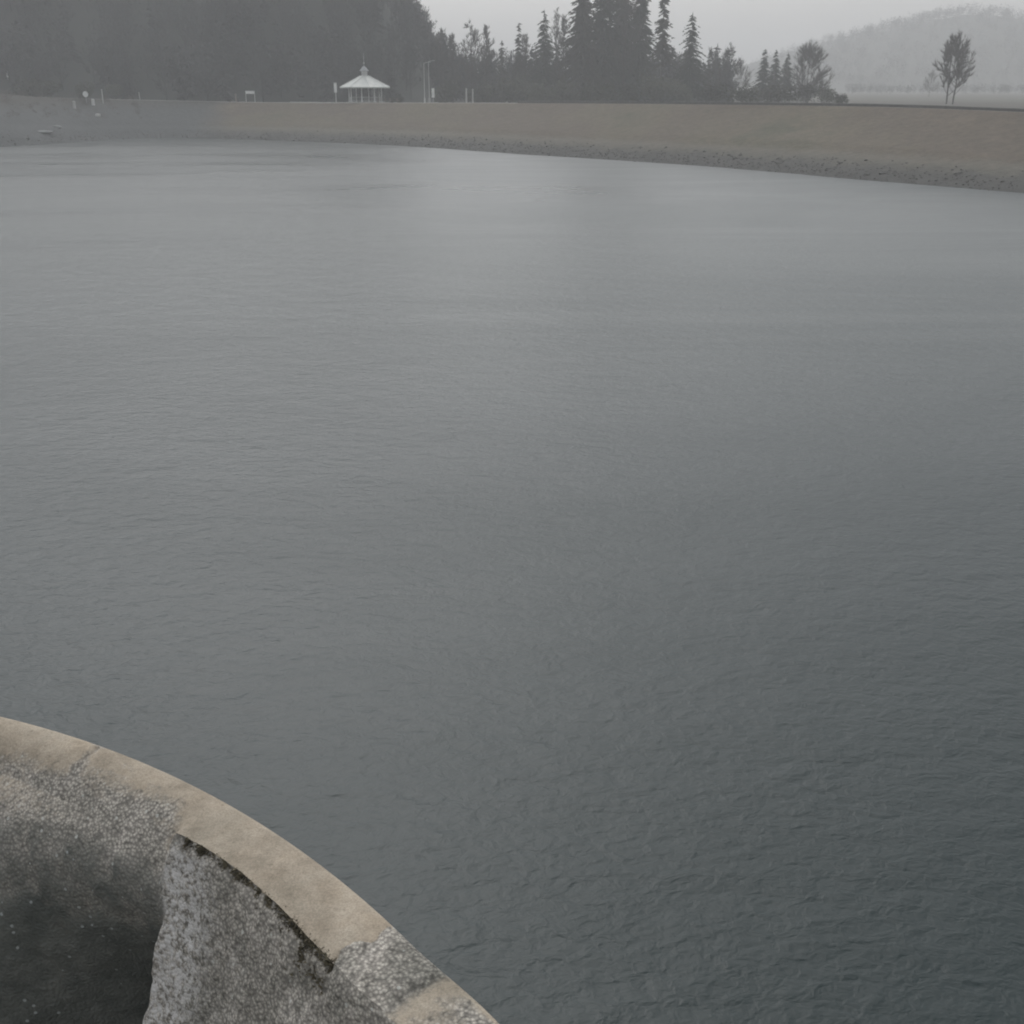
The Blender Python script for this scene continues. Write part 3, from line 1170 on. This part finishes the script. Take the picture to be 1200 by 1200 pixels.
def width(th):
    return .205 + .012 * math.sin(th * .35) + .01 * noise.noise(Vector((th * .35, 3, 0)))


def left_v(th, d):
    """inner profile in the hollow left of the buttress: rounded shoulder, then a scoop"""
    deep = 1 - sm(RIB, RIB + 14, th)          # deepest beside the buttress
    sh = .17 - .05 * deep
    v = sh * (1 - math.exp(-d / .13)) + .30 * d * (1 - deep) * .9
    v -= deep * .30 * sm(.10, .9, d)
    return v


def right_v(th, d):
    return .012 * (1 - math.exp(-d / .01)) + .33 * d


def wall_point(th, row):
    kind, val = row
    w = width(th)
    tn, al = 0.0, 0.0
    soft = 1.3 * (1 - val) if kind == 't' else 0
    rib = sm(RIB + .45 + soft, RIB - .35 - soft, th + .5 * noise.noise(Vector((val * 6 if kind == 'i' else 0, 2.2, 0))))
    far = th > 79.5
    p3 = Vector((th * .0683, val * (1 if kind == 'i' else .2), 0 if kind == 'i' else 7))
    grey_gap = sm(E1 + .12, E1 - .12, th + .4 * fbm(p3 * 7 + Vector((0, val * 1.5, 0)), 2) - .5 * (val if kind == 't' else 0)) * sm(E2 - .5, E2 + .5, th + .8 * noise.noise(p3 * 7))
    if kind == 'o':
        v, z = 0.0, val
        tn = .55
        if val < 5.0:
            tn = .1
            al = .5 if val < 1 else 0
    elif kind == 'r':
        q = val * math.pi / 2
        v, z = .03 * (1 - math.cos(q)), 5.70 + .10 * math.sin(q)
        tn = .8
    elif kind == 't':
        vv = .03 + (w - .03) * val
        z = ZT - .02 * val * val
        z -= (1 - rib) * (.09 * val ** 2.2)
        v = vv
        tn = .95
        left = sm(RIB - .3, RIB + 1.5, th)
        fade = .52 + .35 * sm(58, 66, th)
        tn -= left * 1.0 * sm(fade - .50, fade + .50, val + .25 * fbm(p3 * 5 + Vector((0, val * 2, 0)), 3))
        nf = .012 * rib * sm(.75, 1, val)
        z += (.0025 * fbm(Vector((th * .0683, val * .2, 0)) * 24, 3))
        j = abs(th - J1 + .25 * noise.noise(Vector((val * 4, 0, 5))))
        z -= .010 * math.exp(-(j / .16) ** 2)
        if j < .55:
            tn -= .5 * (1 - j / .55)
        z += .006 * grey_gap * (1 + 1.2 * fbm(p3 * 16 + Vector((0, val, 0)), 3))
        z -= .007 * grey_gap * (1 - grey_gap) * 4
    else:
        d = val
        v = w + (1 - rib) * left_v(th, d) + rib * right_v(th, d)
        z = ZT - .02 - (1 - rib) * .09 - d
        tn = (.42 * sm(57, 68, th) + .1) * (1 - rib) * sm(.16, 0, d)
        tn -= rib * .2
        rough = 1 - sm(1.8, 2.1, d)
        n1 = fbm(Vector((th * .0683, d, 1.7)) * 9, 3)
        n2 = fbm(Vector((th * .0683, d, 4.2)) * 34, 3)
        v += rough * (rib * (.010 * n1 + .0065 * n2) + (1 - rib) * (.012 * n1 + .003 * n2)) * min(1, d / .04)
        # joint under the rim stone
        v -= rib * (.014 + .022 * noise.noise(Vector((th * 1.3, 4, 4)))) * math.exp(-((d - .012) / .012) ** 2) * sm(E1 - .2, E1 + .2, th)
        # algae tone that also paints in the scoop's shade, darker with depth
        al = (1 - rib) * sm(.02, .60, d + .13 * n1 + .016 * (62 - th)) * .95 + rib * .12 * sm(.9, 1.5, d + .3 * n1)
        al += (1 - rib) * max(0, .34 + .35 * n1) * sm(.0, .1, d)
    tn = tn * (1 - grey_gap) - (.42 + .55 * fbm(p3 * 5 + Vector((0, val, 0)), 3)) * sm(E2 + .8, E2 - 2.0, th) * (kind == 't')
    if kind in 'or' and val > 5 or kind == 'r':
        if abs(th - J1) < .5:
            tn -= .3
    r = RR - v + .034 * sm(39.5, 33, th)
    t = math.radians(th)
    li = 0.0
    if kind == 'i':
        li = rib * sm(RIB - 6.5, RIB - 1.0, th + 3 * noise.noise(Vector((th * .07, val, 9)) * 6)) * sm(.0, .08, val) * (1 - sm(.9, 1.5, val))
    return (r * math.cos(t), r * math.sin(t), z), max(0, tn), max(0, al), li


grid = [[wall_point(th, row) for row in rows] for th in thetas]
NT, NRW = len(thetas), len(rows)
first_top = 5
first_in = 6 + 5 + top_n - 1


def wall_part(name, sel, label=None):
    """one mesh from the quads for which sel(theta, row index) holds"""
    idx, V, A, B, L3, Fc = {}, [], [], [], [], []

    def vid(i, k):
        i %= NT
        if (i, k) not in idx:
            p, tn, al, li = grid[i][k]
            idx[(i, k)] = len(V)
            V.append(p); A.append(tn); B.append(al); L3.append(li)
        return idx[(i, k)]
    for i in range(NT):
        th = thetas[i]
        for k in range(NRW - 1):
            if sel(th, k):
                Fc.append((vid(i, k), vid(i + 1, k), vid(i + 1, k + 1), vid(i, k + 1)))
    o = mesh_obj(name, V, Fc, M_stone, BASE, smooth=True)
    for nm, arr in (('tan', A), ('algae_shade', B), ('lichen', L3)):
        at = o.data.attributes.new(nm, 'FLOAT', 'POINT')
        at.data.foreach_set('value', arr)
    if label:
        o['label'] = label
    return o


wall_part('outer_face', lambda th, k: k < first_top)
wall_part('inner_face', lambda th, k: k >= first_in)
is_top = lambda k: first_top <= k < first_in
wall_part('rim_stone', lambda th, k: is_top(k) and J1 <= th < 80, 'tan rim stone fading to grey, left of the joint')
wall_part('rim_stone', lambda th, k: is_top(k) and E1 <= th < J1, 'long smooth tan rim stone above the mossy joint')
wall_part('rim_joint', lambda th, k: is_top(k) and E2 <= th < E1, 'rough grey pebbly joint between tan rim stones')
wall_part('rim_stone', lambda th, k: is_top(k) and th < E2, 'tan rim stone at the lower right end')
wall_part('rim_stone', lambda th, k: is_top(k) and th >= 80)

# moss and lichen tufts in the joint under the middle rim stone
rg = random.Random(77)
V, Fc = [], []
for k in range(9000):
    th = RIB - 1.0 - (RIB - 1.0 - E1 - .1) * rg.random()
    dens = .05 + 1.2 * max(0, noise.noise(Vector((th * 1.7, 1, 0))) + .05) + .35 * sm(47, 42.5, th)
    if rg.random() > dens:
        continue
    w = width(th)
    v = w + rg.gauss(.004, .006 + .010 * sm(48, 42, th))
    z = ZT - .022 - max(0, (v - w)) * 2.0 - rg.random() * .014
    r = RR - v
    t = math.radians(th)
    c = Vector((RC.x + r * math.cos(t), RC.y + r * math.sin(t), z))
    n_in = Vector((-math.cos(t), -math.sin(t), 0))
    for q in range(2):
        d = (n_in * rg.uniform(.2, 1) + Vector((rg.gauss(0, .6), rg.gauss(0, .6), rg.uniform(.1, 1)))).normalized()
        s = d.orthogonal().normalized()
        s.rotate(Matrix.Rotation(rg.random() * 6.28, 3, d))
        L = rg.uniform(.004, .013)
        tri(V, Fc, c - s * L * .4, c + s * L * .4, c + d * L)
ms = mesh_obj('moss', V, Fc, M_moss)
tag(ms, 'dark moss growing in the joint under the long tan rim stone', 'moss', kind='stuff')

# ------------------------------------------------------------------ air
m, nt, p = new_mat('haze_air')
nt.nodes.remove(p)
vol = nt.nodes.new('ShaderNodeVolumePrincipled')
vol.inputs['Color'].default_value = (.93, .94, .95, 1)
vol.inputs['Density'].default_value = .0012
vol.inputs['Anisotropy'].default_value = .1
nt.links.new(vol.outputs[0], nt.nodes['Material Output'].inputs['Volume'])
mb = MB()
mb.box(0, 700, (-4.2 + 84) / 2, 3600, 2800, 88.2)
hz = mb.build('haze', m)
tag(hz, kind='stuff')

# ------------------------------------------------------------------ light
EL, AZ = 50.0, -13.0          # sun behind cloud, ahead and slightly to the left
sd = Vector((math.sin(math.radians(AZ)) * math.cos(math.radians(EL)), math.cos(math.radians(AZ)) * math.cos(math.radians(EL)), math.sin(math.radians(EL))))
sl = bpy.data.lights.new('sun', 'SUN')
sl.energy = .5
sl.angle = math.radians(60)
sl.color = (1, .97, .92)
so = bpy.data.objects.new('sun', sl)
COL.objects.link(so)
so.rotation_euler = sd.to_track_quat('Z', 'Y').to_euler()
so.location = (0, 0, 60)

W = bpy.data.worlds.new('World')
S.world = W
W.use_nodes = True
nt = W.node_tree
bg = nt.nodes['Background']
sky = nt.nodes.new('ShaderNodeTexSky')
sky.sky_type = 'NISHITA'
sky.sun_disc = False
sky.sun_elevation = math.radians(EL)
sky.sun_rotation = math.radians(AZ)
sky.air_density = 1.5
sky.dust_density = 3.0
sky.ozone_density = 1.0
hs = nt.nodes.new('ShaderNodeHueSaturation')
hs.inputs['Saturation'].default_value = .12
nt.links.new(sky.outputs[0], hs.inputs['Color'])
# overcast: the cloud deck is brighter overhead than low down
tc = nt.nodes.new('ShaderNodeTexCoord')
sx = nt.nodes.new('ShaderNodeSeparateXYZ')
nt.links.new(tc.outputs['Generated'], sx.inputs[0])
deck = ramp(nt, sx.outputs[2], [(0.0, (.92, .92, .92)), (.08, (1.05, 1.05, 1.05)), (.2, (1.9, 1.9, 1.93)), (.5, (1.9, 1.9, 1.93)), (1.0, (1.1, 1.1, 1.1))])
nt.links.new(mixc(nt, 1.0, hs.outputs[0], deck.outputs[0], 'MULTIPLY'), bg.inputs[0])
bg.inputs[1].default_value = .1

# ------------------------------------------------------------------ camera
cd = bpy.data.cameras.new('camera')
cd.sensor_width = 36
cd.lens = 36 * F / 1200
cd.clip_start = .05
cd.clip_end = 6000
co = bpy.data.objects.new('camera', cd)
COL.objects.link(co)
co.location = (0, 0, CAM_H)
co.rotation_euler = (math.pi / 2 - PITCH, 0, 0)
S.camera = co

S.render.engine = 'CYCLES'
S.cycles.volume_bounces = 2
S.cycles.max_bounces = 8
S.cycles.use_denoising = True
S.cycles.filter_width = 2.0
S.view_settings.view_transform = 'Standard'
S.view_settings.look = 'None'
S.view_settings.exposure = 0.06
S.view_settings.gamma = 1.0
